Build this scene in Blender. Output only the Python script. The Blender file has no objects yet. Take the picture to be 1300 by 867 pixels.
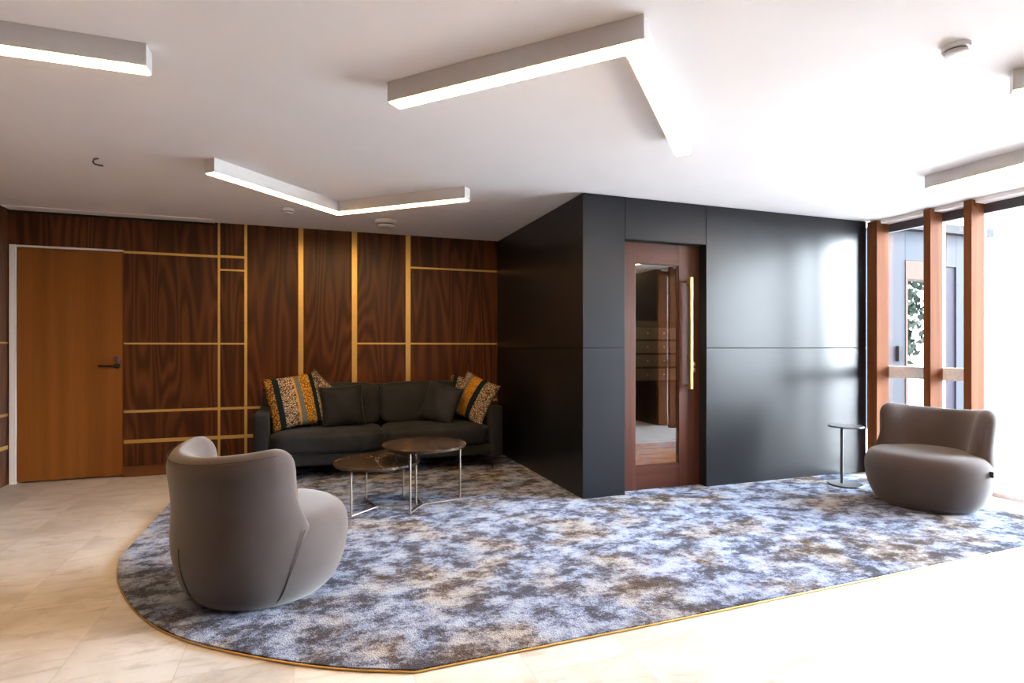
import bpy, bmesh, math, random
from math import sin, cos, pi, radians
from mathutils import Vector, Matrix, Euler

S = bpy.context.scene
COL = S.collection

# ------------------------------------------------------------------ camera, sky, sun, exposure
CH = 2.412                      # ceiling height
cam_d = bpy.data.cameras.new('camera')
cam_d.sensor_width = 36.0
cam_d.lens = 714.0 / 1300.0 * 36.0
cam_d.shift_y = 7.5 / 1300.0
cam_d.clip_start = 0.05
cam = bpy.data.objects.new('camera', cam_d)
COL.objects.link(cam)
cam.location = (0, 0, 1.2)
cam.rotation_euler = (pi / 2, 0, -radians(19.58))
S.camera = cam

S.view_settings.view_transform = 'Standard'
S.view_settings.look = 'None'
S.view_settings.gamma = 1.0
S.view_settings.use_curve_mapping = False
S.view_settings.exposure = 2.58

SKY = 3.2
LOBE = 5.0                       # how much brighter the low cloud bank is than the sky
SUN = 6.5
LAMP = 12.5
w = bpy.data.worlds.new('sky')
S.world = w
w.use_nodes = True
nt = w.node_tree
nt.nodes.clear()
wo = nt.nodes.new('ShaderNodeOutputWorld')
wb = nt.nodes.new('ShaderNodeBackground')
wb.inputs['Strength'].default_value = SKY
wg = nt.nodes.new('ShaderNodeTexCoord')
ws = nt.nodes.new('ShaderNodeSeparateXYZ')
wr = nt.nodes.new('ShaderNodeValToRGB')
wr.color_ramp.elements[0].position = 0.0
wr.color_ramp.elements[0].color = (0.93, 0.96, 1.0, 1)
wr.color_ramp.elements[1].position = 0.7
wr.color_ramp.elements[1].color = (0.50, 0.70, 1.0, 1)
nt.links.new(wg.outputs['Generated'], ws.inputs[0])
nt.links.new(ws.outputs['Z'], wr.inputs[0])
# bright bank of sky low over the courtyard
wd_ = nt.nodes.new('ShaderNodeVectorMath'); wd_.operation = 'DOT_PRODUCT'
nt.links.new(wg.outputs['Generated'], wd_.inputs[0])
wd_.inputs[1].default_value = Vector((0.93, -0.34, 0.14)).normalized()
wl = nt.nodes.new('ShaderNodeValToRGB')
wl.color_ramp.elements[0].position = 0.80; wl.color_ramp.elements[0].color = (0, 0, 0, 1)
wl.color_ramp.elements[1].position = 0.985; wl.color_ramp.elements[1].color = (0.80, 0.92, 1.0, 1)
nt.links.new(wd_.outputs['Value'], wl.inputs[0])
wm = nt.nodes.new('ShaderNodeVectorMath'); wm.operation = 'MULTIPLY_ADD'
nt.links.new(wl.outputs[0], wm.inputs[0]); wm.inputs[1].default_value = (LOBE, LOBE, LOBE)
nt.links.new(wr.outputs[0], wm.inputs[2])
nt.links.new(wm.outputs[0], wb.inputs['Color'])
nt.links.new(wb.outputs[0], wo.inputs['Surface'])

sun_d = bpy.data.lights.new('sun', 'SUN')
sun_d.energy = SUN
sun_d.angle = radians(0.6)
sun_d.color = (1.0, 0.95, 0.88)
sun = bpy.data.objects.new('sun', sun_d)
COL.objects.link(sun)
to_sun = Vector((0.30, -0.45, 0.84))
sun.rotation_euler = to_sun.to_track_quat('Z', 'Y').to_euler()

# ------------------------------------------------------------------ node helpers
def mat(name):
    m = bpy.data.materials.new(name)
    m.use_nodes = True
    return m, m.node_tree, m.node_tree.nodes['Principled BSDF']

def node(t, typ, **kw):
    n = t.nodes.new('ShaderNode' + typ)
    for k, v in kw.items():
        if k in n.inputs.keys():
            n.inputs[k].default_value = v
        else:
            setattr(n, k, v)
    return n

def ramp(t, src, stops, interp='LINEAR'):
    r = t.nodes.new('ShaderNodeValToRGB')
    cr = r.color_ramp
    cr.interpolation = interp
    while len(cr.elements) < len(stops):
        cr.elements.new(0.5)
    for e, (p, c) in zip(cr.elements, stops):
        e.position = p
        e.color = (c[0], c[1], c[2], 1)
    t.links.new(src, r.inputs[0])
    return r.outputs[0]

def mapping(t, scale=(1, 1, 1), loc=(0, 0, 0), rot=(0, 0, 0), coord='Object'):
    tc = t.nodes.new('ShaderNodeTexCoord')
    mp = t.nodes.new('ShaderNodeMapping')
    mp.inputs['Scale'].default_value = scale
    mp.inputs['Location'].default_value = loc
    mp.inputs['Rotation'].default_value = rot
    t.links.new(tc.outputs[coord], mp.inputs[0])
    return mp.outputs[0]

def noise(t, vec, scale, detail=4, rough=0.5, dist=0.0):
    n = node(t, 'TexNoise', Scale=scale, Detail=detail, Roughness=rough, Distortion=dist)
    t.links.new(vec, n.inputs['Vector'])
    return n.outputs['Fac']

def math_n(t, op, a, b=None):
    n = t.nodes.new('ShaderNodeMath')
    n.operation = op
    for i, v in enumerate((a, b)):
        if v is None:
            continue
        if isinstance(v, (int, float)):
            n.inputs[i].default_value = v
        else:
            t.links.new(v, n.inputs[i])
    return n.outputs[0]

def mix(t, fac, a, b, blend='MIX'):
    n = t.nodes.new('ShaderNodeMix')
    n.data_type = 'RGBA'
    n.blend_type = blend
    if isinstance(fac, (int, float)):
        n.inputs[0].default_value = fac
    else:
        t.links.new(fac, n.inputs[0])
    for i, v in ((6, a), (7, b)):
        if isinstance(v, tuple):
            n.inputs[i].default_value = (v[0], v[1], v[2], 1)
        else:
            t.links.new(v, n.inputs[i])
    return n.outputs[2]

def bump(t, bsdf, height, strength=0.3, dist=0.01):
    b = node(t, 'Bump', Strength=strength, Distance=dist)
    t.links.new(height, b.inputs['Height'])
    t.links.new(b.outputs[0], bsdf.inputs['Normal'])

def simple(name, color, rough=0.5, metal=0.0, nscale=40, namp=0.08, bstr=0.0, spec=0.5):
    """plain surface with slight procedural variation"""
    m, t, b = mat(name)
    v = mapping(t)
    f = noise(t, v, nscale, 3)
    c0 = tuple(max(0, c * (1 - namp)) for c in color)
    c1 = tuple(min(1, c * (1 + namp)) for c in color)
    t.links.new(ramp(t, f, [(0.3, c0), (0.7, c1)]), b.inputs['Base Color'])
    b.inputs['Roughness'].default_value = rough
    b.inputs['Metallic'].default_value = metal
    b.inputs['Specular IOR Level'].default_value = spec
    if bstr:
        bump(t, b, f, bstr, 0.002)
    return m

def wood(name, dark, mid, light, figure=11.0, fscale=3.0, zs=0.16, rough=0.42, fib=0.35, axis='Z'):
    m, t, b = mat(name)
    sc = {'Z': (1, 1, zs), 'X': (zs, 1, 1), 'Y': (1, zs, 1)}[axis]
    v = mapping(t, sc)
    n0 = noise(t, v, fscale, 1.5, 0.4, 0.15)
    rings = math_n(t, 'MULTIPLY', n0, figure * 6.283)
    rings = math_n(t, 'SINE', rings)
    rings = math_n(t, 'MULTIPLY_ADD', rings, 0.5)
    rings.node.inputs[2].default_value = 0.5
    sc2 = {'Z': (1, 1, 0.02), 'X': (0.02, 1, 1), 'Y': (1, 0.02, 1)}[axis]
    v2 = mapping(t, sc2)
    n1 = noise(t, v2, 130, 3, 0.6)
    n2 = noise(t, v2, 9, 3, 0.6)
    f = math_n(t, 'ADD', math_n(t, 'MULTIPLY', rings, 1 - fib), math_n(t, 'MULTIPLY', n1, fib))
    f = math_n(t, 'ADD', math_n(t, 'MULTIPLY', f, 0.62), math_n(t, 'MULTIPLY', n2, 0.38))
    t.links.new(ramp(t, f, [(0.22, dark), (0.5, mid), (0.82, light)]), b.inputs['Base Color'])
    b.inputs['Roughness'].default_value = rough
    b.inputs['Specular IOR Level'].default_value = 0.25
    bump(t, b, n1, 0.08, 0.002)
    return m

def glass(name, add=0.0, tint=(1, 1, 1)):
    m = bpy.data.materials.new(name)
    m.use_nodes = True
    t = m.node_tree
    t.nodes.clear()
    o = t.nodes.new('ShaderNodeOutputMaterial')
    tr = node(t, 'BsdfTransparent')
    tr.inputs[0].default_value = (*tint, 1)
    gl = node(t, 'BsdfAnisotropic') if False else t.nodes.new('ShaderNodeBsdfGlossy')
    gl.inputs['Roughness'].default_value = 0.0
    fr = node(t, 'Fresnel', IOR=1.45)
    fac = math_n(t, 'ADD', fr.outputs[0], add)
    mx = t.nodes.new('ShaderNodeMixShader')
    t.links.new(fac, mx.inputs[0])
    t.links.new(tr.outputs[0], mx.inputs[1])
    t.links.new(gl.outputs[0], mx.inputs[2])
    t.links.new(mx.outputs[0], o.inputs[0])
    return m

def emit(name, color, strength):
    m, t, b = mat(name)
    b.inputs['Base Color'].default_value = (0.9, 0.88, 0.84, 1)
    b.inputs['Emission Color'].default_value = (*color, 1)
    b.inputs['Emission Strength'].default_value = strength
    return m

M = {}
M['walnut'] = wood('walnut_veneer', (0.022, 0.0060, 0.0022), (0.068, 0.0205, 0.0063), (0.125, 0.043, 0.0140), figure=13.0, fscale=4.0, zs=0.10, rough=0.36, fib=0.50)
M['teak'] = wood('door_veneer', (0.150, 0.046, 0.0085), (0.205, 0.068, 0.013), (0.26, 0.092, 0.019), figure=3, fscale=5, zs=0.03, rough=0.4, fib=0.7)
M['mahogany'] = wood('stained_timber', (0.040, 0.012, 0.007), (0.068, 0.021, 0.0115), (0.10, 0.034, 0.018), figure=4, fscale=5, zs=0.05, rough=0.4, fib=0.6)
M['mahogany_rail'] = wood('stained_timber_rail', (0.040, 0.012, 0.007), (0.068, 0.021, 0.0115), (0.10, 0.034, 0.018), figure=4, fscale=5, zs=0.05, rough=0.4, fib=0.6, axis='X')
M['post'] = wood('oiled_post_timber', (0.105, 0.033, 0.012), (0.165, 0.058, 0.022), (0.23, 0.088, 0.035), figure=4, fscale=5, zs=0.05, rough=0.5, fib=0.6)
for _n in M['post'].node_tree.nodes:
    if _n.type == 'BSDF_PRINCIPLED':
        _n.inputs['Specular IOR Level'].default_value = 0.10
        _n.inputs['Roughness'].default_value = 0.8
M['skirting'] = wood('skirting_timber', (0.09, 0.035, 0.012), (0.14, 0.055, 0.02), (0.19, 0.08, 0.03), figure=3, fscale=4, zs=0.05, axis='X')
M['oak_floor'] = wood('golden_floor', (0.30, 0.16, 0.06), (0.42, 0.24, 0.09), (0.52, 0.32, 0.14), figure=3, fscale=4, zs=0.1, axis='X')
M['ceiling'] = simple('ceiling_paint', (0.86, 0.825, 0.805), 0.9, nscale=3, namp=0.012)
M['white'] = simple('white_enamel', (0.66, 0.64, 0.63), 0.45, namp=0.01)
M['plaster'] = simple('wall_paint', (0.74, 0.72, 0.69), 0.9, namp=0.02)
M['brass'] = simple('brass_inlay', (0.62, 0.42, 0.13), 0.38, 0.75, namp=0.06)
M['brass_bar'] = simple('brushed_brass', (0.78, 0.55, 0.20), 0.28, 1.0, namp=0.05)
M['black_metal'] = simple('black_metal', (0.012, 0.012, 0.014), 0.4, 0.3)
M['bronze'] = simple('bronze_rod', (0.30, 0.25, 0.215), 0.42, 1.0)
M['steel'] = simple('dark_steel', (0.10, 0.10, 0.115), 0.35, 0.6)
M['gap'] = simple('shadow_gap_black', (0.004, 0.004, 0.004), 0.8)
M['aluminium'] = simple('pale_window_frame', (0.86, 0.86, 0.87), 0.4, 0.0)
M['head'] = simple('dark_window_head', (0.06, 0.05, 0.055), 0.5)
M['glass'] = glass('window_glass')
M['door_glass'] = glass('door_glass', 0.13, (0.92, 0.93, 0.93))
M['lamp'] = emit('warm_diffuser', (1.0, 0.62, 0.28), LAMP)
M['concrete'] = simple('courtyard_paving', (0.62, 0.60, 0.57), 0.9, nscale=2, namp=0.06)
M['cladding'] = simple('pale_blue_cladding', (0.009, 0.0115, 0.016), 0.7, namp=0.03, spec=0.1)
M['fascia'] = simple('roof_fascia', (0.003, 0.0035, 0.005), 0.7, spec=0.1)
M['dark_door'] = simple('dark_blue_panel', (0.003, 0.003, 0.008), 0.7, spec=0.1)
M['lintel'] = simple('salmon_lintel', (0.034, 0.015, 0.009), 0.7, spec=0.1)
M['leaf'] = simple('foliage', (0.014, 0.020, 0.014), 0.7, nscale=3, namp=0.6, spec=0.1)
M['bark'] = simple('bark', (0.12, 0.09, 0.07), 0.9)
M['pale_wire'] = simple('galvanised_wire', (0.06, 0.06, 0.06), 0.5, 0.5)
M['red'] = simple('red_board', (0.06, 0.018, 0.014), 0.6)
M['blue'] = simple('blue_board', (0.010, 0.018, 0.035), 0.6)

# satin charcoal cladding
m, t, b = mat('charcoal_cladding'); M['charcoal'] = m
v = mapping(t)
t.links.new(ramp(t, noise(t, v, 2.0, 3), [(0.3, (0.0042, 0.0047, 0.0075)), (0.7, (0.0055, 0.0062, 0.0095))]), b.inputs['Base Color'])
b.inputs['Roughness'].default_value = 0.33
b.inputs['Specular IOR Level'].default_value = 0.42

# travertine tiles
m, t, b = mat('travertine_tiles'); M['travertine'] = m
v = mapping(t, (1, 1, 1), (0, 0, 0))
tc = t.nodes.new('ShaderNodeTexCoord')
sp = t.nodes.new('ShaderNodeSeparateXYZ'); t.links.new(tc.outputs['Object'], sp.inputs[0])
cb = t.nodes.new('ShaderNodeCombineXYZ')
t.links.new(math_n(t, 'ADD', sp.outputs['Y'], 20 * 0.8254 - 1.51), cb.inputs['X'])
t.links.new(math_n(t, 'ADD', sp.outputs['X'], 20 * 0.4127 + 0.887), cb.inputs['Y'])
br = node(t, 'TexBrick', Scale=1.0)
br.inputs['Color1'].default_value = (0.0, 0, 0, 1); br.inputs['Color2'].default_value = (1, 1, 1, 1)
br.inputs['Mortar'].default_value = (0.5, 0.5, 0.5, 1)
br.inputs['Mortar Size'].default_value = 0.0018
br.inputs['Mortar Smooth'].default_value = 0.1
br.inputs['Brick Width'].default_value = 0.8254
br.inputs['Row Height'].default_value = 0.4127
br.offset = 0.5
t.links.new(cb.outputs[0], br.inputs['Vector'])
va = t.nodes.new('ShaderNodeVectorMath'); va.operation = 'MULTIPLY_ADD'
t.links.new(br.outputs['Color'], va.inputs[0]); va.inputs[1].default_value = (7, 5, 3); t.links.new(v, va.inputs[2])
n1 = noise(t, va.outputs[0], 1.6, 8, 0.62, 0.6)
mp = t.nodes.new('ShaderNodeMapping'); mp.inputs['Scale'].default_value = (1.0, 3.2, 1); mp.inputs['Rotation'].default_value = (0, 0, 0.5)
t.links.new(va.outputs[0], mp.inputs[0])
n2 = noise(t, mp.outputs[0], 3.5, 8, 0.7, 0.9)
c = ramp(t, n1, [(0.32, (0.42, 0.40, 0.385)), (0.48, (0.57, 0.56, 0.55)), (0.66, (0.68, 0.67, 0.665))])
c = mix(t, ramp(t, n2, [(0.50, (0, 0, 0)), (0.68, (0.75, 0.75, 0.75))]), c, (0.33, 0.30, 0.28))
c = mix(t, ramp(t, br.outputs['Color'], [(0, (0, 0, 0)), (1, (0.16, 0.16, 0.16))]), c, (0.50, 0.45, 0.41))
c = mix(t, math_n(t, 'MULTIPLY', br.outputs['Fac'], 0.55), c, (0.36, 0.31, 0.27))
t.links.new(c, b.inputs['Base Color'])
b.inputs['Roughness'].default_value = 0.32
bump(t, b, n2, 0.05, 0.003)

# shaggy carpet
m, t, b = mat('mottled_carpet'); M['carpet'] = m
v = mapping(t, (0.75, 1.0, 1.0), rot=(0, 0, 0.25))
n1 = noise(t, v, 7.4, 10, 0.70, 0.12)
n2 = noise(t, mapping(t, (1, 1, 1), (5, 3, 0)), 2.3, 6, 0.6, 0.3)
n3 = noise(t, mapping(t, (1, 1, 1), (1, 8, 0)), 150, 2, 0.7)
n4 = noise(t, mapping(t, (1, 1, 1), (11, 2, 0)), 28, 4, 0.7)
f = math_n(t, 'ADD', n1, math_n(t, 'MULTIPLY', math_n(t, 'SUBTRACT', n3, 0.5), 0.26))
f = math_n(t, 'ADD', f, math_n(t, 'MULTIPLY', math_n(t, 'SUBTRACT', n4, 0.5), 0.36))
cool = ramp(t, f, [(0.395, (0.058, 0.063, 0.088)), (0.45, (0.112, 0.126, 0.175)), (0.505, (0.22, 0.27, 0.415)), (0.60, (0.38, 0.435, 0.55))])
warm = ramp(t, f, [(0.395, (0.062, 0.046, 0.039)), (0.45, (0.108, 0.084, 0.072)), (0.505, (0.20, 0.175, 0.165)), (0.60, (0.39, 0.37, 0.36))])
t.links.new(mix(t, ramp(t, n2, [(0.46, (0, 0, 0)), (0.62, (1, 1, 1))]), cool, warm), b.inputs['Base Color'])
b.inputs['Roughness'].default_value = 1.0
b.inputs['Specular IOR Level'].default_value = 0.03
b.inputs['Sheen Weight'].default_value = 0.04
bump(t, b, math_n(t, 'ADD', n3, n4), 0.9, 0.02)

def fabric(name, c0, c1, scale=420, sheen=0.3, bs=0.35):
    m, t, b = mat(name)
    v = mapping(t)
    wv = noise(t, mapping(t, (1, 1, 2.2)), scale, 2, 0.6)
    n = noise(t, v, 5, 3)
    f = math_n(t, 'ADD', math_n(t, 'MULTIPLY', wv, 0.7), math_n(t, 'MULTIPLY', n, 0.3))
    t.links.new(ramp(t, f, [(0.32, c0), (0.68, c1)]), b.inputs['Base Color'])
    b.inputs['Roughness'].default_value = 0.95
    b.inputs['Specular IOR Level'].default_value = 0.15
    b.inputs['Sheen Weight'].default_value = sheen
    bump(t, b, wv, bs, 0.002)
    return m
M['taupe'] = fabric('taupe_wool', (0.042, 0.032, 0.0305), (0.080, 0.063, 0.060))
M['seam'] = simple('seam_thread', (0.03, 0.025, 0.025), 0.9)

# velvet
def velvet(name, c0, c1):
    m, t, b = mat(name)
    v = mapping(t)
    f = noise(t, v, 7, 5, 0.6, 0.5)
    t.links.new(ramp(t, f, [(0.3, c0), (0.7, c1)]), b.inputs['Base Color'])
    b.inputs['Roughness'].default_value = 0.7
    b.inputs['Specular IOR Level'].default_value = 0.2
    b.inputs['Sheen Weight'].default_value = 0.16
    b.inputs['Sheen Roughness'].default_value = 0.35
    b.inputs['Sheen Tint'].default_value = (0.55, 0.58, 0.62, 1)
    bump(t, b, f, 0.15, 0.01)
    return m
M['velvet'] = velvet('charcoal_velvet', (0.0085, 0.0100, 0.0130), (0.019, 0.0220, 0.0270))
M['velvet_dark'] = velvet('black_velvet', (0.0050, 0.0060, 0.0080), (0.010, 0.012, 0.015))

# brown marble
m, t, b = mat('brown_marble'); M['marble'] = m
v = mapping(t)
n1 = noise(t, v, 5, 8, 0.65, 0.5)
base = ramp(t, n1, [(0.3, (0.012, 0.0075, 0.005)), (0.55, (0.036, 0.022, 0.015)), (0.8, (0.085, 0.055, 0.038))])
vn = math_n(t, 'ABSOLUTE', math_n(t, 'SUBTRACT', noise(t, mapping(t, (1.2, 0.5, 1), rot=(0, 0, 0.7)), 3.0, 4, 0.5, 0.4), 0.5))
base = mix(t, ramp(t, vn, [(0.0, (0.55, 0.55, 0.55)), (0.006, (0, 0, 0))]), base, (0.42, 0.33, 0.26))
t.links.new(base, b.inputs['Base Color'])
b.inputs['Roughness'].default_value = 0.22

# striped woven cushion fabric, stripes run along local Z, banded along local X (-0.25 .. 0.25)
def stripes(name, bands):
    m, t, b = mat(name)
    tc = t.nodes.new('ShaderNodeTexCoord')
    sp = t.nodes.new('ShaderNodeSeparateXYZ'); t.links.new(tc.outputs['Object'], sp.inputs[0])
    u = math_n(t, 'ADD', math_n(t, 'MULTIPLY', sp.outputs['X'], 2.0), 0.5)
    base = ramp(t, u, [(p, c) for p, c, d, k in bands], 'CONSTANT')
    dark = ramp(t, u, [(p, d) for p, c, d, k in bands], 'CONSTANT')
    kk = ramp(t, u, [(p, (k, k, k)) for p, c, d, k in bands], 'CONSTANT')
    vo = node(t, 'TexVoronoi', Scale=52.0); vo.feature = 'DISTANCE_TO_EDGE'
    t.links.new(mapping(t, (1.0, 0.0, 1.5)), vo.inputs['Vector'])
    pat = ramp(t, vo.outputs['Distance'], [(0.10, (1, 1, 1)), (0.20, (0, 0, 0))])
    t.links.new(mix(t, mix(t, 1.0, pat, kk, 'MULTIPLY'), base, dark), b.inputs['Base Color'])
    b.inputs['Roughness'].default_value = 0.9
    b.inputs['Specular IOR Level'].default_value = 0.1
    bump(t, b, vo.outputs['Distance'], 0.3, 0.004)
    return m
MU = (0.42, 0.20, 0.025); TA = (0.44, 0.33, 0.22); TE = (0.003, 0.012, 0.017); SL = (0.11, 0.125, 0.12); BK = (0.012, 0.010, 0.010); OR = (0.52, 0.24, 0.02)
M['stripes'] = stripes('striped_weave', [(0.0, MU, BK, 0.9), (0.15, TE, BK, 0.2), (0.25, TA, BK, 0.9), (0.50, OR, BK, 0.3), (0.53, SL, BK, 0.2), (0.62, OR, BK, 0.8), (0.80, TE, BK, 0.2), (0.88, TA, BK, 0.9)])
M['stripes_b'] = stripes('striped_weave_reversed', [(0.0, SL, BK, 0.3), (0.10, TA, BK, 0.8), (0.22, SL, BK, 0.2), (0.30, OR, BK, 0.6), (0.52, TE, BK, 0.2), (0.64, TA, BK, 0.9), (0.90, TA, BK, 0.9), (0.96, MU, BK, 0.6)])

M['stripes_c'] = stripes('tan_weave_olive_edge', [(0.0, TA, BK, 0.9), (0.42, TE, BK, 0.2), (0.50, TA, BK, 0.9), (0.90, SL, BK, 0.4)])

# ------------------------------------------------------------------ mesh helpers
def obj(name, bm, m, parent=None, smooth=False, angle=None):
    me = bpy.data.meshes.new(name)
    bmesh.ops.recalc_face_normals(bm, faces=bm.faces)
    bm.to_mesh(me); bm.free()
    if smooth:
        for p in me.polygons:
            p.use_smooth = True
        if angle is not None:
            try:
                me.set_sharp_from_angle(angle=radians(angle))
            except Exception:
                pass
    o = bpy.data.objects.new(name, me)
    COL.objects.link(o)
    if m is not None:
        me.materials.append(m)
    if parent is not None:
        o.parent = parent
    return o

def empty(name, loc=(0, 0, 0), rz=0.0):
    o = bpy.data.objects.new(name, None)
    COL.objects.link(o)
    o.location = loc
    o.rotation_euler = (0, 0, rz)
    o.empty_display_size = 0.1
    return o

def tag(o, label, cat, group=None, kind=None):
    o['label'] = label
    o['category'] = cat
    if group: o['group'] = group
    if kind: o['kind'] = kind
    return o

def struct(o):
    o['kind'] = 'structure'
    return o

def box(bm, x0, x1, y0, y1, z0, z1, bev=0.0, seg=2):
    vs = [bm.verts.new((x, y, z)) for x in (x0, x1) for y in (y0, y1) for z in (z0, z1)]
    fs = [(0, 1, 3, 2), (4, 6, 7, 5), (0, 4, 5, 1), (2, 3, 7, 6), (0, 2, 6, 4), (1, 5, 7, 3)]
    faces = [bm.faces.new([vs[i] for i in f]) for f in fs]
    if bev > 0:
        es = list({e for f in faces for e in f.edges})
        bmesh.ops.bevel(bm, geom=es, offset=bev, segments=seg, affect='EDGES', profile=0.5)
    return bm

def B(*a, **k):
    return box(bmesh.new(), *a, **k)

def prism(bm, pts, z0, z1):
    lo = [bm.verts.new((x, y, z0)) for x, y in pts]
    hi = [bm.verts.new((x, y, z1)) for x, y in pts]
    n = len(pts)
    bm.faces.new(lo[::-1]); bm.faces.new(hi)
    for i in range(n):
        bm.faces.new((lo[i], lo[(i + 1) % n], hi[(i + 1) % n], hi[i]))
    return bm

def lathe(bm, prof, n=48, cx=0, cy=0, sx=1.0, sy=1.0):
    rings = []
    for r, z in prof:
        if r < 1e-6:
            rings.append([bm.verts.new((cx, cy, z))])
        else:
            rings.append([bm.verts.new((cx + sx * r * cos(2 * pi * i / n), cy + sy * r * sin(2 * pi * i / n), z)) for i in range(n)])
    for a, c in zip(rings, rings[1:]):
        if len(a) == 1 and len(c) == 1:
            continue
        for i in range(n):
            j = (i + 1) % n
            if len(a) == 1:
                bm.faces.new((a[0], c[i], c[j]))
            elif len(c) == 1:
                bm.faces.new((a[i], c[0], a[j]))
            else:
                bm.faces.new((a[i], a[j], c[j], c[i]))
    return bm

def tube(bm, pts, r, n=10, closed=False):
    pts = [Vector(p) for p in pts]
    rings = []
    N = len(pts)
    for i, p in enumerate(pts):
        if closed:
            d = pts[(i + 1) % N] - pts[i - 1]
        else:
            d = pts[min(i + 1, N - 1)] - pts[max(i - 1, 0)]
        d.normalize()
        up = Vector((0, 0, 1)) if abs(d.z) < 0.95 else Vector((1, 0, 0))
        s = d.cross(up).normalized(); u = s.cross(d)
        rings.append([bm.verts.new(p + r * (cos(2 * pi * k / n) * s + sin(2 * pi * k / n) * u)) for k in range(n)])
    for i in range(N if closed else N - 1):
        a, c = rings[i], rings[(i + 1) % N]
        for k in range(n):
            bm.faces.new((a[k], a[(k + 1) % n], c[(k + 1) % n], c[k]))
    if not closed:
        bm.faces.new(rings[0][::-1]); bm.faces.new(rings[-1])
    return bm

def softbox(bm, c, h, n=10, p=6.0, bulge=(0, 0, 0), warp=None):
    """rounded cushion block: centre c, half sizes h"""
    tmp = bmesh.new()
    bmesh.ops.create_cube(tmp, size=2.0)
    bmesh.ops.subdivide_edges(tmp, edges=tmp.edges[:], cuts=n, use_grid_fill=True)
    idx = {}
    for v in tmp.verts:
        q = v.co.copy()
        a = max(abs(q.x), abs(q.y), abs(q.z))
        pn = (abs(q.x) ** p + abs(q.y) ** p + abs(q.z) ** p) ** (1 / p)
        q = q * (a / pn)
        bx = 1 + bulge[0] * (1 - q.y ** 2) * (1 - q.z ** 2)
        by = 1 + bulge[1] * (1 - q.x ** 2) * (1 - q.z ** 2)
        bz = 1 + bulge[2] * (1 - q.x ** 2) * (1 - q.y ** 2)
        r = Vector((q.x * bx * h[0], q.y * by * h[1], q.z * bz * h[2]))
        if warp: r = warp(r, q)
        idx[v] = bm.verts.new(r + Vector(c))
    for f in tmp.faces:
        bm.faces.new([idx[v] for v in f.verts])
    tmp.free()
    return bm

# ------------------------------------------------------------------ the room shell
XL, XR, YB, YF, YN = -2.505, 5.03, 6.11, 3.955, -3.2
XS = 1.995
struct(obj('floor', B(XL - .1, XR + .2, YN - .1, YB + .25, -0.12, 0.0), M['travertine']))
struct(obj('ceiling', B(XL - .1, XR + .26, YN - .1, YB + .25, CH, CH + .15), M['ceiling']))

# walnut back wall with a door opening
bm = bmesh.new()
box(bm, XL - .1, -2.495, YB, YB + .1, 0, CH)
box(bm, -2.495, -1.642, YB, YB + .1, 2.103, CH)
box(bm, -1.642, XS + .05, YB, YB + .1, 0, CH)
box(bm, -2.6, -1.5, YB + .1, YB + .14, 0, CH)  # unseen backing added behind the door to block sky light leaking under it
wall_back = struct(obj('wall_back', bm, M['walnut']))
def strip(x0, x1, z0, z1):
    obj('inlay_strip', B(x0, x1, YB - .0025, YB, z0, z1), M['brass'], wall_back)
VS = [(-.852, .020), (-.615, .026), (-.106, .048), (.420, .052), (.980, .052)]
for x, wd in VS:
    strip(x - wd / 2, x + wd / 2, 0.1, CH)
strip(-1.642, -.862, 2.072, 2.094); strip(-.842, -.628, 2.075, 2.098)
strip(-.842, -.628, 1.948, 1.964)
strip(-1.642, -.862, 1.228, 1.244); strip(-.842, -.628, 1.228, 1.244)
strip(.446, .954, 1.232, 1.250); strip(1.006, 1.99, 1.232, 1.250)
strip(1.006, 1.99, 2.056, 2.076)
segs = [(-1.642, -.862), (-.842, -.628), (-.602, -.130), (-.082, .394), (.446, .954), (1.006, 1.99)]
for a, c in segs:
    strip(a, c, .592, .616)
for a, c in segs:
    strip(a, c, .308, .342)
struct(obj('baseboard_back', B(-1.642, XS - .006, YB - .014, YB - .003, 0.0, 0.1), M['skirting']))
# lowered ceiling edge with a shadow gap over the left half of the walnut wall
struct(obj('trim_1', B(XL + .02, -.89, YB - .02, YB - .003, 2.382, 2.402), M['gap']))
struct(obj('trim_2', B(XL + .02, -.89, YB - .16, YB - .003, 2.402, CH), M['ceiling']))

# left wall, walnut too
wall_left = struct(obj('wall_left', B(XL - .1, XL, YN, YB, 0, CH), M['walnut']))
for z, hh in ((1.24, .016), (.612, .024), (.33, .034)):
    obj('inlay_strip', B(XL, XL + .0025, 4.2, YB - .004, z - hh / 2, z + hh / 2), M['brass'], wall_left)
# wall behind the camera
struct(obj('wall_rear', B(XL - .1, XR + .2, YN - .1, YN, 0, CH), M['plaster']))

# charcoal clad lift of the mail room: core walls and panels
bm = bmesh.new()
box(bm, XS + .012, XS + .09, YF + .012, YB, 0, CH)                    # side
box(bm, XS + .09, 2.362, YF + .012, YF + .14, 0, CH)
box(bm, 2.362, 3.171, YF + .012, YF + .14, 2.083, CH)
box(bm, 3.171, XR - .005, YF + .012, YF + .14, 0, CH)
wall_inner = struct(obj('wall_inner', bm, M['gap']))
g = .0025; ZS = 1.195
def panel(x0, x1, y0, y1, z0, z1):
    obj('cladding_panel', B(x0, x1, y0, y1, z0, z1, bev=.0012, seg=1), M['charcoal'], wall_inner)
panel(XS, 2.372 - g, YF, YF + .012, .004, ZS - g); panel(XS, 2.372 - g, YF, YF + .012, ZS + g, CH - .004)
panel(2.372 + g, 3.161 - g, YF, YF + .012, 2.075, CH - .004)
panel(3.161 + g, XR - .01, YF, YF + .012, .004, ZS - g); panel(3.161 + g, XR - .01, YF, YF + .012, ZS + g, CH - .004)
panel(XS, XS + .012, YF + .0125, YB - .004, .004, ZS - g); panel(XS, XS + .012, YF + .0125, YB - .004, ZS + g, CH - .004)
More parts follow.
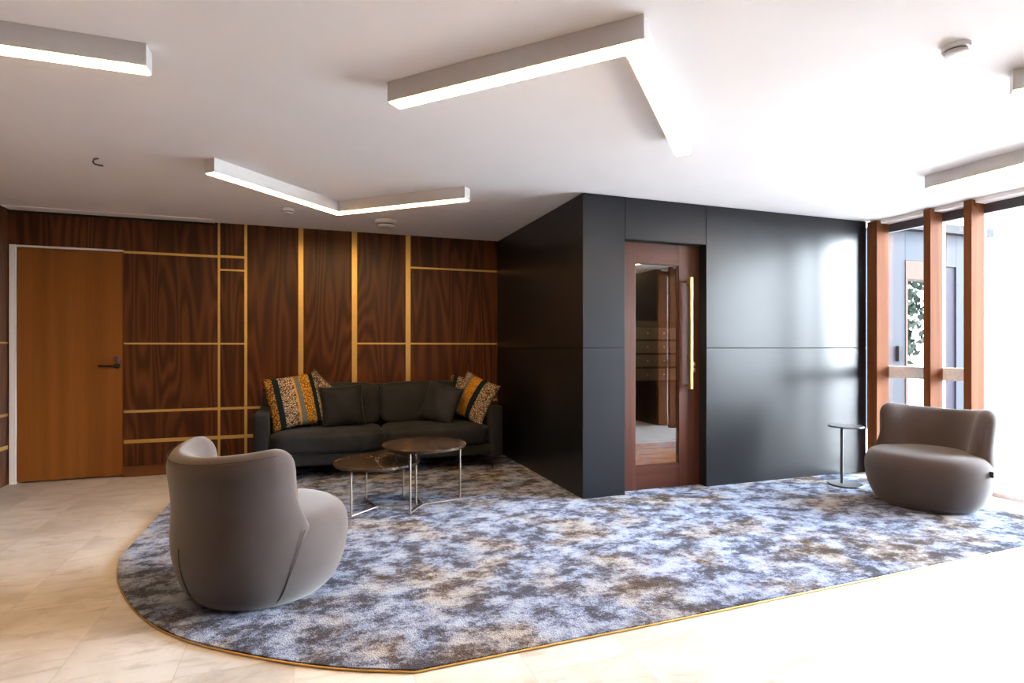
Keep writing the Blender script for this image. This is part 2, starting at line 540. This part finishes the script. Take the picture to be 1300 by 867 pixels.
# black reveal of the doorway
bm = bmesh.new()
box(bm, 2.362, 2.369, YF + .013, YF + .14, 0, 2.083)
box(bm, 3.166, 3.171, YF + .013, YF + .14, 0, 2.083)
box(bm, 2.369, 3.166, YF + .013, YF + .14, 2.078, 2.083)
obj('door_reveal', bm, M['gap'], wall_inner)

# mail room behind the timber door
struct(obj('floor_mail_room', B(XS + .095, XR - .12, YF + .145, YB - .01, 0.001, 0.008), M['oak_floor']))
struct(obj('wall_mail_room_back', B(XS + .095, XR + .1, YB - .008, YB + .1, 0, CH), M['charcoal']))
struct(obj('wall_mail_room_right', B(XR - .1, XR + .1, YF + .142, YB - .01, 0, CH), M['charcoal']))

# ------------------------------------------------------------------ window wall
PD = 5.19                                                             # outer face of the posts
posts = [(3.853, 3.953), (3.365, 3.424), (3.044, 3.103), (2.10, 2.158), (1.50, 1.558), (.98, 1.038), (.68, .738)]
for i, (a, c) in enumerate(posts):
    bm = B(XR, PD, a, c, 0.0, CH - .012, bev=.003, seg=1)
    p = struct(obj('trim_%d' % (i + 3), bm, M['post']))
    for z in (CH - .06, CH - .10):
        obj('bolt_head', lathe(bmesh.new(), [(0, 0), (.006, 0), (.006, .002), (0, .003)], 8), M['black_metal'], p).matrix_local = Matrix.Translation((XR + .04 + (.06 if z < CH - .08 else 0), a - .0005, z)) @ Matrix.Rotation(pi / 2, 4, 'X')
struct(obj('wall_right', B(XR, XR + .2, YN, .68, 0, CH), M['charcoal']))
struct(obj('trim_20', B(XR + .05, PD + .06, YN, YF + .0, CH - .035, CH), M['ceiling']))
edges = [(3.905, 3.955)] + posts
GX0, GX1 = PD + .004, PD + .05
n = 0
for (a0, a1), (b0, b1) in zip(posts, posts[1:]):
    n += 1
    y0, y1 = b0 + .03, a1 - .022
    zb, zt = .03, 2.30
    door = (n == 3)
    fr = bmesh.new()
    fw_ = .022
    box(fr, GX0, GX1, y0, y0 + fw_, 0, zt); box(fr, GX0, GX1, y1 - fw_, y1, 0, zt)
    box(fr, GX0, GX1, y0 + fw_, y1 - fw_, 0, zb)
    if not door:
        box(fr, GX0, GX1, y0 + fw_, y1 - fw_, .912, 1.022)
    wn = struct(obj('window_%d' % n, fr, M['aluminium']))
    obj('window_head', B(GX0, GX1, y0, y1, zt, CH - .036), M['head'], wn)
    xm = (GX0 + GX1) / 2
    if door:
        obj('glass_pane', B(xm - .003, xm + .003, y0 + fw_, y1 - fw_, zb, zt), M['glass'], wn)
    else:
        obj('glass_pane', B(xm - .003, xm + .003, y0 + fw_, y1 - fw_, zb, .912), M['glass'], wn)
        obj('glass_pane', B(xm - .003, xm + .003, y0 + fw_, y1 - fw_, 1.022, zt), M['glass'], wn)

# ------------------------------------------------------------------ doors
d1 = struct(obj('door_1', B(-2.447, -1.646, YB + .012, YB + .055, .014, 2.084, bev=.002, seg=1), M['teak']))
bm = bmesh.new()
box(bm, -2.494, -2.450, YB - .006, YB + .09, 0, 2.102); box(bm, -2.450, -1.643, YB + .001, YB + .09, 2.087, 2.102)
obj('door_frame', bm, M['white'], d1)
hd = obj('lever_handle', bmesh.new(), M['black_metal'], d1)
bm = bmesh.new()
lathe(bm, [(0, 0), (.026, 0), (.026, .01), (.012, .012), (.011, .045), (0, .045)], 20)
bmesh.ops.transform(bm, matrix=Matrix.Translation((-1.695, YB + .012, 1.03)) @ Matrix.Rotation(pi / 2, 4, 'X'), verts=bm.verts)
tube(bm, [(-1.690, YB - .03, 1.03), (-1.76, YB - .032, 1.03), (-1.83, YB - .028, 1.03)], .010)
bm.to_mesh(hd.data); bm.free()
bm = lathe(bmesh.new(), [(0, 0), (.024, 0), (.024, .008), (.013, .011), (.011, .016), (0, .016)], 20)
bmesh.ops.transform(bm, matrix=Matrix.Translation((-1.695, YB + .012, 1.095)) @ Matrix.Rotation(pi / 2, 4, 'X'), verts=bm.verts)
obj('lock_cylinder', bm, M['steel'], d1)

DY = 4.05
d2 = struct(empty('door_2', (2.77, DY, 0)))
def d2part(name, bm, m, parent=None):
    o = obj(name, bm, m)
    bmesh_off = Matrix.Translation((-2.77, -DY, 0))
    o.data.transform(bmesh_off)
    o.parent = parent or d2
    return o
x0, x1, zt = 2.372, 3.163, 2.075
d2part('stile', B(x0, 2.529, DY, DY + .045, .013, zt, bev=.002, seg=1), M['mahogany'])
d2part('stile', B(2.955, x1, DY, DY + .045, .013, zt, bev=.002, seg=1), M['mahogany'])
d2part('rail', B(2.5292, 2.9548, DY + .0005, DY + .0445, 1.90, zt), M['mahogany_rail'])
d2part('rail', B(2.5292, 2.9548, DY + .0005, DY + .0445, .013, .212), M['mahogany_rail'])
d2part('glass_pane', B(2.5292, 2.9548, DY + .020, DY + .027, .2122, 1.8998), M['door_glass'])
ph = d2part('pull_handle', box(bmesh.new(), 3.024, 3.052, DY - .066, DY - .042, .845, 1.796, bev=.002, seg=1), M['brass_bar'])
for z in (.875, 1.766):
    d2part('handle_standoff', B(3.030, 3.046, DY - .042, DY - .001, z - .008, z + .008), M['brass_bar'])
for z in (1.005, 1.055):
    bm = lathe(bmesh.new(), [(0, 0), (.022, 0), (.022, .008), (.012, .010), (.011, .02), (0, .02)], 20)
    bmesh.ops.transform(bm, matrix=Matrix.Translation((3.095, DY, z)) @ Matrix.Rotation(pi / 2, 4, 'X'), verts=bm.verts)
    d2part('lock_cylinder', bm, M['brass_bar'])

# ------------------------------------------------------------------ ceiling lights
def offset_poly(line, wd):
    """polyline (left side kept) thickened by wd to the right of travel"""
    L = [Vector(p) for p in line]
    out = []
    for i, p in enumerate(L):
        ns = []
        if i > 0:
            d = (L[i] - L[i - 1]).normalized(); ns.append(Vector((d.y, -d.x)))
        if i < len(L) - 1:
            d = (L[i + 1] - L[i]).normalized(); ns.append(Vector((d.y, -d.x)))
        if len(ns) == 1:
            out.append(p + ns[0] * wd)
        else:
            mm = (ns[0] + ns[1]); mm = mm / mm.length_squared * 2
            out.append(p + mm * wd)
    return out
def shrink_line(line, s):
    L = [Vector(p) for p in line]
    L[0] = L[0] + (L[1] - L[0]).normalized() * s
    L[-1] = L[-1] + (L[-2] - L[-1]).normalized() * s
    return L
def ceiling_light(line, label, wd=.088, h=.09):
    cx = sum(p[0] for p in line) / len(line); cy = sum(p[1] for p in line) / len(line)
    r = empty('ceiling_light', (cx, cy, CH))
    tag(r, label, 'ceiling light', 'linear ceiling lights')
    loc = [(p[0] - cx, p[1] - cy) for p in line]
    far = offset_poly(loc, wd)
    poly = [tuple(p) for p in loc] + [tuple(p) for p in far[::-1]]
    obj('housing', prism(bmesh.new(), poly, -h, -.0005), M['white'], r)
    e = .007
    near2 = offset_poly(shrink_line(loc, e), e); far2 = offset_poly(shrink_line(loc, e), wd - e)
    poly = [tuple(p) for p in near2] + [tuple(p) for p in far2[::-1]]
    obj('diffuser', prism(bmesh.new(), poly, -h - .004, -h - .0002), M['lamp'], r)
    return r
ceiling_light([(2.07, 2.725), (1.135, 1.762), (.325, 2.61)], 'white L-shaped linear ceiling light, largest, whose corner points at the camera above the carpet')
ceiling_light([(1.081, 4.097), (.209, 4.865), (-.588, 4.02)], 'white V-shaped linear ceiling light nearest the walnut wall, in front of the sofa')
ceiling_light([(-.622, 2.598), (-1.95, 2.598)], 'white straight linear ceiling light at the top left, lit bar running out of frame')
ceiling_light([(4.08, 1.45), (4.08, 2.768)], 'long white linear ceiling light close to the window wall')
ceiling_light([(3.60, .618), (2.88, 1.578)], 'white linear ceiling light cut off by the right edge beside the round detector')

# ------------------------------------------------------------------ small ceiling fittings
def detector(x, y, r, h, label, group=None):
    o = empty('smoke_detector', (x, y, CH)); tag(o, label, 'smoke detector')
    obj('base_ring', lathe(bmesh.new(), [(0, -.0005), (r, -.0005), (r, -h * .45), (r * .93, -h * .5), (0, -h * .5)], 32), M['white'], o, True, 40)
    obj('sensor_dome', lathe(bmesh.new(), [(0, -h * .5), (r * .80, -h * .5), (r * .78, -h * .62)], 32), M['gap'], o, True, 40)
    obj('cover', lathe(bmesh.new(), [(0, -h * .62), (r * .86, -h * .62), (r * .80, -h * .9), (r * .6, -h), (0, -h)], 32), M['white'], o, True, 40)
detector(2.439, 1.531, .048, .040, 'small round white detector on the ceiling at the upper right')
detector(.667, 5.469, .105, .075, 'large round white smoke detector on ceiling above the sofa')
detector(-.195, 5.289, .048, .05, 'small round white sprinkler-like sensor on the ceiling left of the large detector')
hk = obj('ceiling_hook', tube(bmesh.new(), [(0.01, 0.01, -.001), (-.012, 0, -.012), (-.016, -.004, -.03), (-.004, -.012, -.045), (.02, -.02, -.052), (.045, -.026, -.056)], .0055, 8), M['steel'], None, True)
hk.location = (-1.299, 4.274, CH)
tag(hk, 'small dark bent hook on the bare ceiling at the left', 'hook')

# ------------------------------------------------------------------ carpet
def catmull(P, n=8):
    P = [Vector(p) for p in P]
    out = []
    for i in range(len(P) - 1):
        p0 = P[max(i - 1, 0)]; p1 = P[i]; p2 = P[i + 1]; p3 = P[min(i + 2, len(P) - 1)]
        for k in range(n):
            s = k / n
            out.append(0.5 * ((2 * p1) + (-p0 + p2) * s + (2 * p0 - 5 * p1 + 4 * p2 - p3) * s * s + (-p0 + 3 * p1 - 3 * p2 + p3) * s ** 3))
    out.append(P[-1])
    return out
arc = catmull([(-1.022, 3.735), (-.925, 3.36), (-.73, 2.93), (-.50, 2.62), (-.19, 2.365), (.085, 2.19), (.36, 2.068)], 6)
CXR = 4.73
outer = [Vector((-1.022, YB - .016))] + list(arc) + [Vector((1.512, 2.083)), Vector((4.02, 2.145)), Vector((CXR, 2.16)), Vector((CXR, YF - .003))]
inner = [Vector((3.160, YF - .003)), Vector((3.160, DY - .004)), Vector((2.376, DY - .004)), Vector((2.376, YF - .003)), Vector((XS - .003, YF - .003)), Vector((XS - .003, YB - .016))]
carpet = empty('carpet', (1.5, 3.5, 0))
tag(carpet, 'large mottled blue-grey and brown shag carpet with a curved brass-edged corner', 'carpet')
off = Vector((1.5, 3.5))
bm = prism(bmesh.new(), [tuple(p - off) for p in outer + inner], .0005, .016)
obj('pile', bm, M['carpet'], carpet)
bm = tube(bmesh.new(), [(p.x - 1.5, p.y - 3.5, .0055) for p in outer[:-1]], .0048, 6)
obj('edging', bm, M['brass'], carpet, True)

# ------------------------------------------------------------------ armchairs
RS = .885                       # radial scale of the armchairs
def seat_bm():
    prof = [(0, 0), (.29, 0), (.345, .012), (.395, .06), (.432, .14), (.450, .22), (.455, .28), (.445, .335), (.415, .378), (.36, .402), (.25, .412), (.12, .415), (0, .416)]
    P = catmull([(a * RS, c) for a, c in prof], 3)
    return lathe(bmesh.new(), [(max(p.x, 0) if i not in (0, len(P) - 1) else 0, max(p.y, 0)) for i, p in enumerate(P)], 72)

def back_section(s):
    """closed (r,z) loop of the wrap-around shell at s in -1..1"""
    a = abs(s)
    top = .705 + .05 * (a ** 1.6)
    outer = [(.368, .030), (.408, .08), (.440, .16), (.457, .23), (.461, .30), (.456, .37), (.450, .44), (.456, .52), (.470, .60), (.477, top - .075)]
    cap = [(.468, top - .032), (.436, top - .008), (.402, top), (.362, top - .012), (.335, top - .045)]
    inn = [(.320, top - .11), (.306, .56), (.290, .49), (.278, .43), (.268, .39), (.268, .30), (.275, .15), (.29, .06)]
    return [(r * RS, z) for r, z in outer + cap + inn]
def half_angle(z):
    hi = radians(80); lo = radians(90)
    k = min(max((z - .37) / .13, 0), 1); k = k * k * (3 - 2 * k)
    return lo * (1 - k) + hi * k
def back_bm(ns=56):
    bm = bmesh.new()
    rings = []
    s0 = .76
    for i in range(ns + 1):
        q = -1 + 2 * i / ns
        s = sin(q * pi / 2) * .5 + q * .5
        a = abs(s)
        sec = back_section(s)
        k = 1.0
        if a > s0:
            k = math.sqrt(max(0.0, 1 - ((a - s0) / (1 - s0)) ** 2))
        ring = []
        for r, z in sec:
            zc = .40
            if z > zc:
                kk = max(k, .02)
                rm = .375 * RS
                rr = rm + (r - rm) * (.10 + .90 * kk)
                z2 = zc + (z - zc) * (.62 + .38 * kk)
            else:
                kk = max(k, .02)
                w_ = min(1, max(0, (z - .30) / .10))
                q0 = .93 + .07 * kk; q1 = .55 + .45 * kk
                rm = .375 * RS
                rr = r * (q0 if r > rm else 1) * (1 - w_) + w_ * (rm + (r - rm) * q1)
                z2 = z
            phi = pi + s * half_angle(z2)
            ring.append(bm.verts.new((rr * cos(phi), rr * sin(phi), z2)))
        rings.append(ring)
    n = len(rings[0])
    for a, c in zip(rings, rings[1:]):
        for k in range(n):
            bm.faces.new((a[k], a[(k + 1) % n], c[(k + 1) % n], c[k]))
    bm.faces.new(rings[0][::-1]); bm.faces.new(rings[-1])
    bmesh.ops.smooth_vert(bm, verts=bm.verts, factor=0.5, use_axis_x=True, use_axis_y=True, use_axis_z=True)
    return bm
def armchair(loc, rz, label):
    r = empty('armchair', loc, rz)
    tag(r, label, 'armchair', 'round taupe armchairs')
    obj('seat', seat_bm(), M['taupe'], r, True)
    bk = obj('backrest', back_bm(), M['taupe'], r, True)
    sm = bk.modifiers.new('round', 'SUBSURF'); sm.levels = 1; sm.render_levels = 1
    # dark stitched seams: both front edges of the shell low down, and one down its middle
    return r, bk
CT = .016
ch1, bk1 = armchair((-.225, 3.06, CT), radians(37), 'taupe round armchair seen from behind, standing at the curved carpet corner')
ch2, bk2 = armchair((4.40, 2.97, CT), radians(192), 'taupe round armchair facing the room in front of the windows')
BODY = catmull([(.372, .035), (.408, .08), (.440, .16), (.457, .23), (.461, .30), (.457, .36)], 5)
for c in (bk1, bk2):
    for a_lo, a_hi, n_ in ((0, 0, 21), (66, 82, 26), (-66, -82, 26)):
        pts = []
        for i, (r, z) in enumerate([(p.x, p.y) for p in BODY][:n_]):
            ang = pi + radians(a_lo + (a_hi - a_lo) * i / 25)
            pts.append(((r * RS + .001) * cos(ang), (r * RS + .001) * sin(ang), z))
        obj('seam', tube(bmesh.new(), pts, .0020, 6), M['seam'], c)
    pts = []
    for i in range(41):
        s_ = -.80 + 1.6 * i / 40
        z = .705 + .05 * abs(s_) ** 1.6 - .026
        ang = pi + s_ * half_angle(z)
        pts.append((.4675 * RS * cos(ang), .4675 * RS * sin(ang), z - .004))
    obj('seam', tube(bmesh.new(), pts, .0018, 6), M['seam'], c)
tg = B(-.012, .012, -.003, .003, -.02, .02)
o = obj('fabric_tag', tg, M['black_metal'], ch2)
o.location = (.412 * cos(radians(84)), .412 * sin(radians(84)), .30); o.rotation_euler = (0, 0, radians(80))
o['label'] = 'small black fabric tag on the seat side'

# ------------------------------------------------------------------ sofa
SX0, SX1, SY0, SY1 = -.475, 1.775, 5.25, 6.04
sofa = empty('sofa', ((SX0 + SX1) / 2, (SY0 + SY1) / 2, 0))
tag(sofa, 'charcoal velvet two-cushion sofa against the walnut wall', 'sofa')
so = Vector(((SX0 + SX1) / 2, (SY0 + SY1) / 2, 0))
def sp_(name, bm, m, angle=None):
    bmesh.ops.translate(bm, vec=-so, verts=bm.verts)
    return obj(name, bm, m, sofa, True, angle)
sp_('base_frame', B(SX0 + .02, SX1 - .02, SY0 + .03, SY1 - .02, .15, .25, bev=.015, seg=3), M['velvet'], 40)
sp_('back_panel', B(SX0 + .02, SX1 - .02, SY1 - .11, SY1, .14, .825, bev=.03, seg=4), M['velvet'], 40)
for a in (SX0, SX1 - .12):
    sp_('arm', B(a, a + .12, SY0, SY1 - .005, .13, .628, bev=.025, seg=4), M['velvet_dark'], 40)
cw = (SX1 - SX0 - .24) / 2
for k in range(2):
    xa = SX0 + .12 + cw * k
    sp_('seat_cushion', softbox(bmesh.new(), (xa + cw / 2, 5.555, .347), (cw / 2 - .003, .305, .098), 12, 7, (0, .03, .16)), M['velvet'])
    def lean(r, q):
        r.y += r.z * .16
        return r
    sp_('back_cushion', softbox(bmesh.new(), (xa + cw / 2, 5.835, .640), (cw / 2 - .004, .085, .205), 12, 7, (0, .25, .02), lean), M['velvet'])
for x in (SX0 + .09, SX1 - .09):
    for y in (SY0 + .06, SY1 - .08):
        sp_('leg', lathe(bmesh.new(), [(0, .016), (.010, .016), (.013, .15), (0, .15)], 12, x, y), M['black_metal'])

def pillow(loc, size, thick, rot, m, label, name='throw_pillow', group=None, p=2.4):
    bm = bmesh.new()
    n = 26
    def pt(i, j, sgn):
        x = -1 + 2 * i / n; z = -1 + 2 * j / n
        e = max(0.0, (1 - abs(x) ** p)) * max(0.0, (1 - abs(z) ** p))
        y = sgn * thick / 2 * e ** .55
        sx = x * (1 - .07 * (1 - z * z)); sz = z * (1 - .07 * (1 - x * x))
        wob = .006 * sin(7 * x + 3 * z + sgn)
        return Vector((sx * size / 2, y + wob * e, sz * size / 2))
    grid = {}
    for sgn in (-1, 1):
        for i in range(n + 1):
            for j in range(n + 1):
                edge = i in (0, n) or j in (0, n)
                key = (i, j, 0 if edge else sgn)
                if key not in grid:
                    grid[key] = bm.verts.new(pt(i, j, sgn))
    for sgn in (-1, 1):
        for i in range(n):
            for j in range(n):
                vs = [grid[(a, c, 0 if (a in (0, n) or c in (0, n)) else sgn)] for a, c in ((i, j), (i + 1, j), (i + 1, j + 1), (i, j + 1))]
                bm.faces.new(vs if sgn < 0 else vs[::-1])
    o = obj(name, bm, m, None, True)
    R = Matrix.Rotation(radians(rot[0]), 3, 'Z') @ Matrix.Rotation(radians(rot[1]), 3, 'X') @ Matrix.Rotation(radians(rot[2]), 3, 'Y')
    o.rotation_euler = R.to_euler()
    o.location = loc
    tag(o, label, 'cushion', group)
    return o
G1, G2 = 'patterned throw pillows on the sofa', 'dark velvet throw pillows on the sofa'
pillow((-.145, 5.56, .705), .50, .15, (14, -16, -8), M['stripes'], 'striped mustard and teal pillow at the left sofa arm, in front', group=G1)
pillow((.035, 5.69, .675), .46, .10, (4, -12, -46), M['stripes_c'], 'patterned pillow whose tip pokes up behind the front left striped pillow', group=G1)
pillow((.275, 5.57, .645), .40, .14, (4, -18, -3), M['velvet_dark'], 'plain black velvet pillow beside the left striped pillows', group=G2)
pillow((1.215, 5.56, .640), .40, .13, (-38, -22, 12), M['velvet'], 'plain charcoal velvet pillow leaning beside the right patterned pillows', group=G2)
pillow((1.555, 5.53, .680), .46, .14, (-48, -18, 20), M['stripes_b'], 'tan and mustard striped pillow leaning on the right sofa arm', group=G1)
pillow((1.52, 5.70, .685), .42, .10, (-30, -14, 8), M['stripes'], 'patterned pillow mostly hidden behind the right striped pillow', group=G1)

# ------------------------------------------------------------------ coffee tables
def coffee_table(c, r, h, frame, legs, label):
    t_ = empty('coffee_table', (c[0], c[1], CT))
    tag(t_, label, 'coffee table', 'round marble coffee tables')
    obj('tabletop', lathe(bmesh.new(), [(0, h - .024), (r - .006, h - .024), (r, h - .018), (r, h - .003), (r - .003, h), (0, h)], 72), M['marble'], t_, True, 35)
    bm = bmesh.new()
    for line in frame:
        tube(bm, [(x - c[0], y - c[1], .007) for x, y in line], .0055, 8)
    obj('base_frame', bm, M['bronze'], t_, True, 40)
    for x, y in legs:
        obj('leg', tube(bmesh.new(), [(x - c[0], y - c[1], .003), (x - c[0], y - c[1], h - .0245)], .0075, 10), M['bronze'], t_, True, 40)
coffee_table((.462, 4.316), .315, .338, [[(.258, 4.07), (.459, 4.25), (.398, 4.50)], [(.459, 4.25), (.737, 4.225), (.676, 4.447)]], [(.258, 4.07), (.398, 4.50), (.737, 4.225), (.676, 4.447)], 'lower round brown marble coffee table, nearer the armchair')
coffee_table((.805, 4.256), .316, .455, [[(.657, 4.002), (.79, 4.20), (1.085, 4.255)], [(.79, 4.20), (.785, 4.50)]], [(.657, 4.002), (1.085, 4.255), (.785, 4.50)], 'taller round brown marble coffee table, overlapping the lower one')

# ------------------------------------------------------------------ side table
st = empty('side_table', (4.33, 3.60, CT)); tag(st, 'slim grey metal side table with round top beside the window armchair', 'side table')
obj('base', lathe(bmesh.new(), [(0, 0), (.135, 0), (.137, .006), (.132, .013), (0, .015)], 48), M['steel'], st, True, 40)
obj('pole', lathe(bmesh.new(), [(0, .0152), (.012, .0152), (.012, .4998), (0, .4998)], 20, -.02, .02), M['steel'], st, True, 40)
obj('tabletop', lathe(bmesh.new(), [(0, .50), (.135, .50), (.138, .506), (.135, .512), (0, .512)], 48, .0, .0), M['steel'], st, True, 40)

# ------------------------------------------------------------------ letterboxes in the mail room
lb = empty('letterbox_bank', (4.05, YB - .01, .8)); tag(lb, 'dark bank of letterboxes seen through the timber glass door', 'letterboxes')
obj('carcass', B(-.70, .70, -.30, -.002, -.02, .72), M['gap'], lb)
for i in range(6):
    for j in range(4):
        x = -.69 + i * .23; z = -.005 + j * .165
        d = obj('letterbox_door', B(x + .003, x + .227, -.312, -.301, z + .01, z + .148), M['steel'], lb)
        bm = lathe(bmesh.new(), [(0, 0), (.008, 0), (.008, .003), (0, .003)], 10)
        bmesh.ops.transform(bm, matrix=Matrix.Translation((x + .19, -.312, z + .08)) @ Matrix.Rotation(pi / 2, 4, 'X'), verts=bm.verts)
        obj('lock', bm, M['brass_bar'], d)
ceiling_light([(4.4, 4.75), (2.5, 4.75)], 'added unseen linear light inside the mail room nearer the timber glass door')  # unseen lamp added to brighten the mail room floor behind the glass
ceiling_light([(4.4, 5.35), (2.5, 5.35)], 'added unseen linear light inside the mail room nearer the letterboxes')  # second unseen lamp, added to boost the golden floor

# ------------------------------------------------------------------ courtyard outside the windows
struct(obj('ground', B(XR + .21, 60, -40, 60, -.14, -.02), M['concrete']))
bl = empty('building', (9.5, 6.3, -.02)); tag(bl, 'pale blue clad building across the courtyard, seen through the windows', 'building')
def bp(name, x0, x1, y0, y1, z0, z1, m):
    obj(name, B(x0 - 9.5, x1 - 9.5, y0 - 6.3, y1 - 6.3, z0 + .02, z1 + .02), m, bl)
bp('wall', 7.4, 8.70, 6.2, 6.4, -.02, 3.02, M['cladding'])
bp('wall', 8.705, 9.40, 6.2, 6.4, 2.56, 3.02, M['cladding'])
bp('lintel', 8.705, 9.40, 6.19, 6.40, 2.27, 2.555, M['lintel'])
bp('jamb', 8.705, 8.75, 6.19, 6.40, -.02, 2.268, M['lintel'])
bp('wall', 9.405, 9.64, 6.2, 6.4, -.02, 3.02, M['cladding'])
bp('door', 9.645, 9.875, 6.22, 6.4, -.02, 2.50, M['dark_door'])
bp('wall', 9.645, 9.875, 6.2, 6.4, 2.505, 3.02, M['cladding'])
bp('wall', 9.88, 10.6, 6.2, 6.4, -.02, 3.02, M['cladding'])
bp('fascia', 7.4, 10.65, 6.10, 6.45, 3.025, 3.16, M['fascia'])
bp('socket_box', 8.50, 8.60, 6.15, 6.198, .99, 1.22, M['fascia'])
fn = empty('fence', (9.6, 8.0, -.02)); tag(fn, 'wire mesh fence beyond the opening in the pale building', 'fence')
for k in range(9):
    obj('wire', B(-1.4, 1.6, -.004, .004, .3 + k * .24, .306 + k * .24), M['pale_wire'], fn)
for k in range(5):
    obj('post', B(-1.4 + k * .7, -1.36 + k * .7, -.02, .02, 0, 2.4), M['pale_wire'], fn)
br_ = empty('hoarding', (10.6, 8.4, -.02)); tag(br_, 'low red and blue boards below the trees behind the fence', 'boards')
obj('red_board', B(-1.2, 1.2, -.02, .02, .86, 1.08), M['red'], br_)
obj('blue_board', B(-1.2, 1.2, -.02, .02, .02, .84), M['blue'], br_)
random.seed(4)
def tree(x, y, h, r, label):
    t_ = empty('tree', (x, y, -.02)); tag(t_, label, 'tree', 'trees beyond the fence')
    obj('trunk', tube(bmesh.new(), [(0, 0, 0), (.05, .02, h * .4), (0, 0, h * .7)], .07, 8), M['bark'], t_)
    bm = bmesh.new()
    for k in range(1400):
        d = Vector((random.gauss(0, 1), random.gauss(0, 1), random.gauss(0, 1))).normalized() * r * random.random() ** .4
        c = Vector((0, 0, h * .55)) + Vector((d.x, d.y, d.z * h * .45 / r))
        q = Euler((random.random() * 6, random.random() * 6, random.random() * 6)).to_matrix()
        vs = [bm.verts.new(c + q @ Vector(p)) for p in ((-.13, 0, 0), (0, -.07, .01), (.13, 0, 0), (0, .07, .01))]
        bm.faces.new(vs)
    obj('crown', bm, M['leaf'], t_)
tree(11.3, 9.6, 3.2, 1.0, 'dark leafy tree beyond the fence, left one behind the opening')
tree(14.6, 11.2, 3.8, 1.2, 'dark leafy tree beyond the fence, right one partly behind the post')
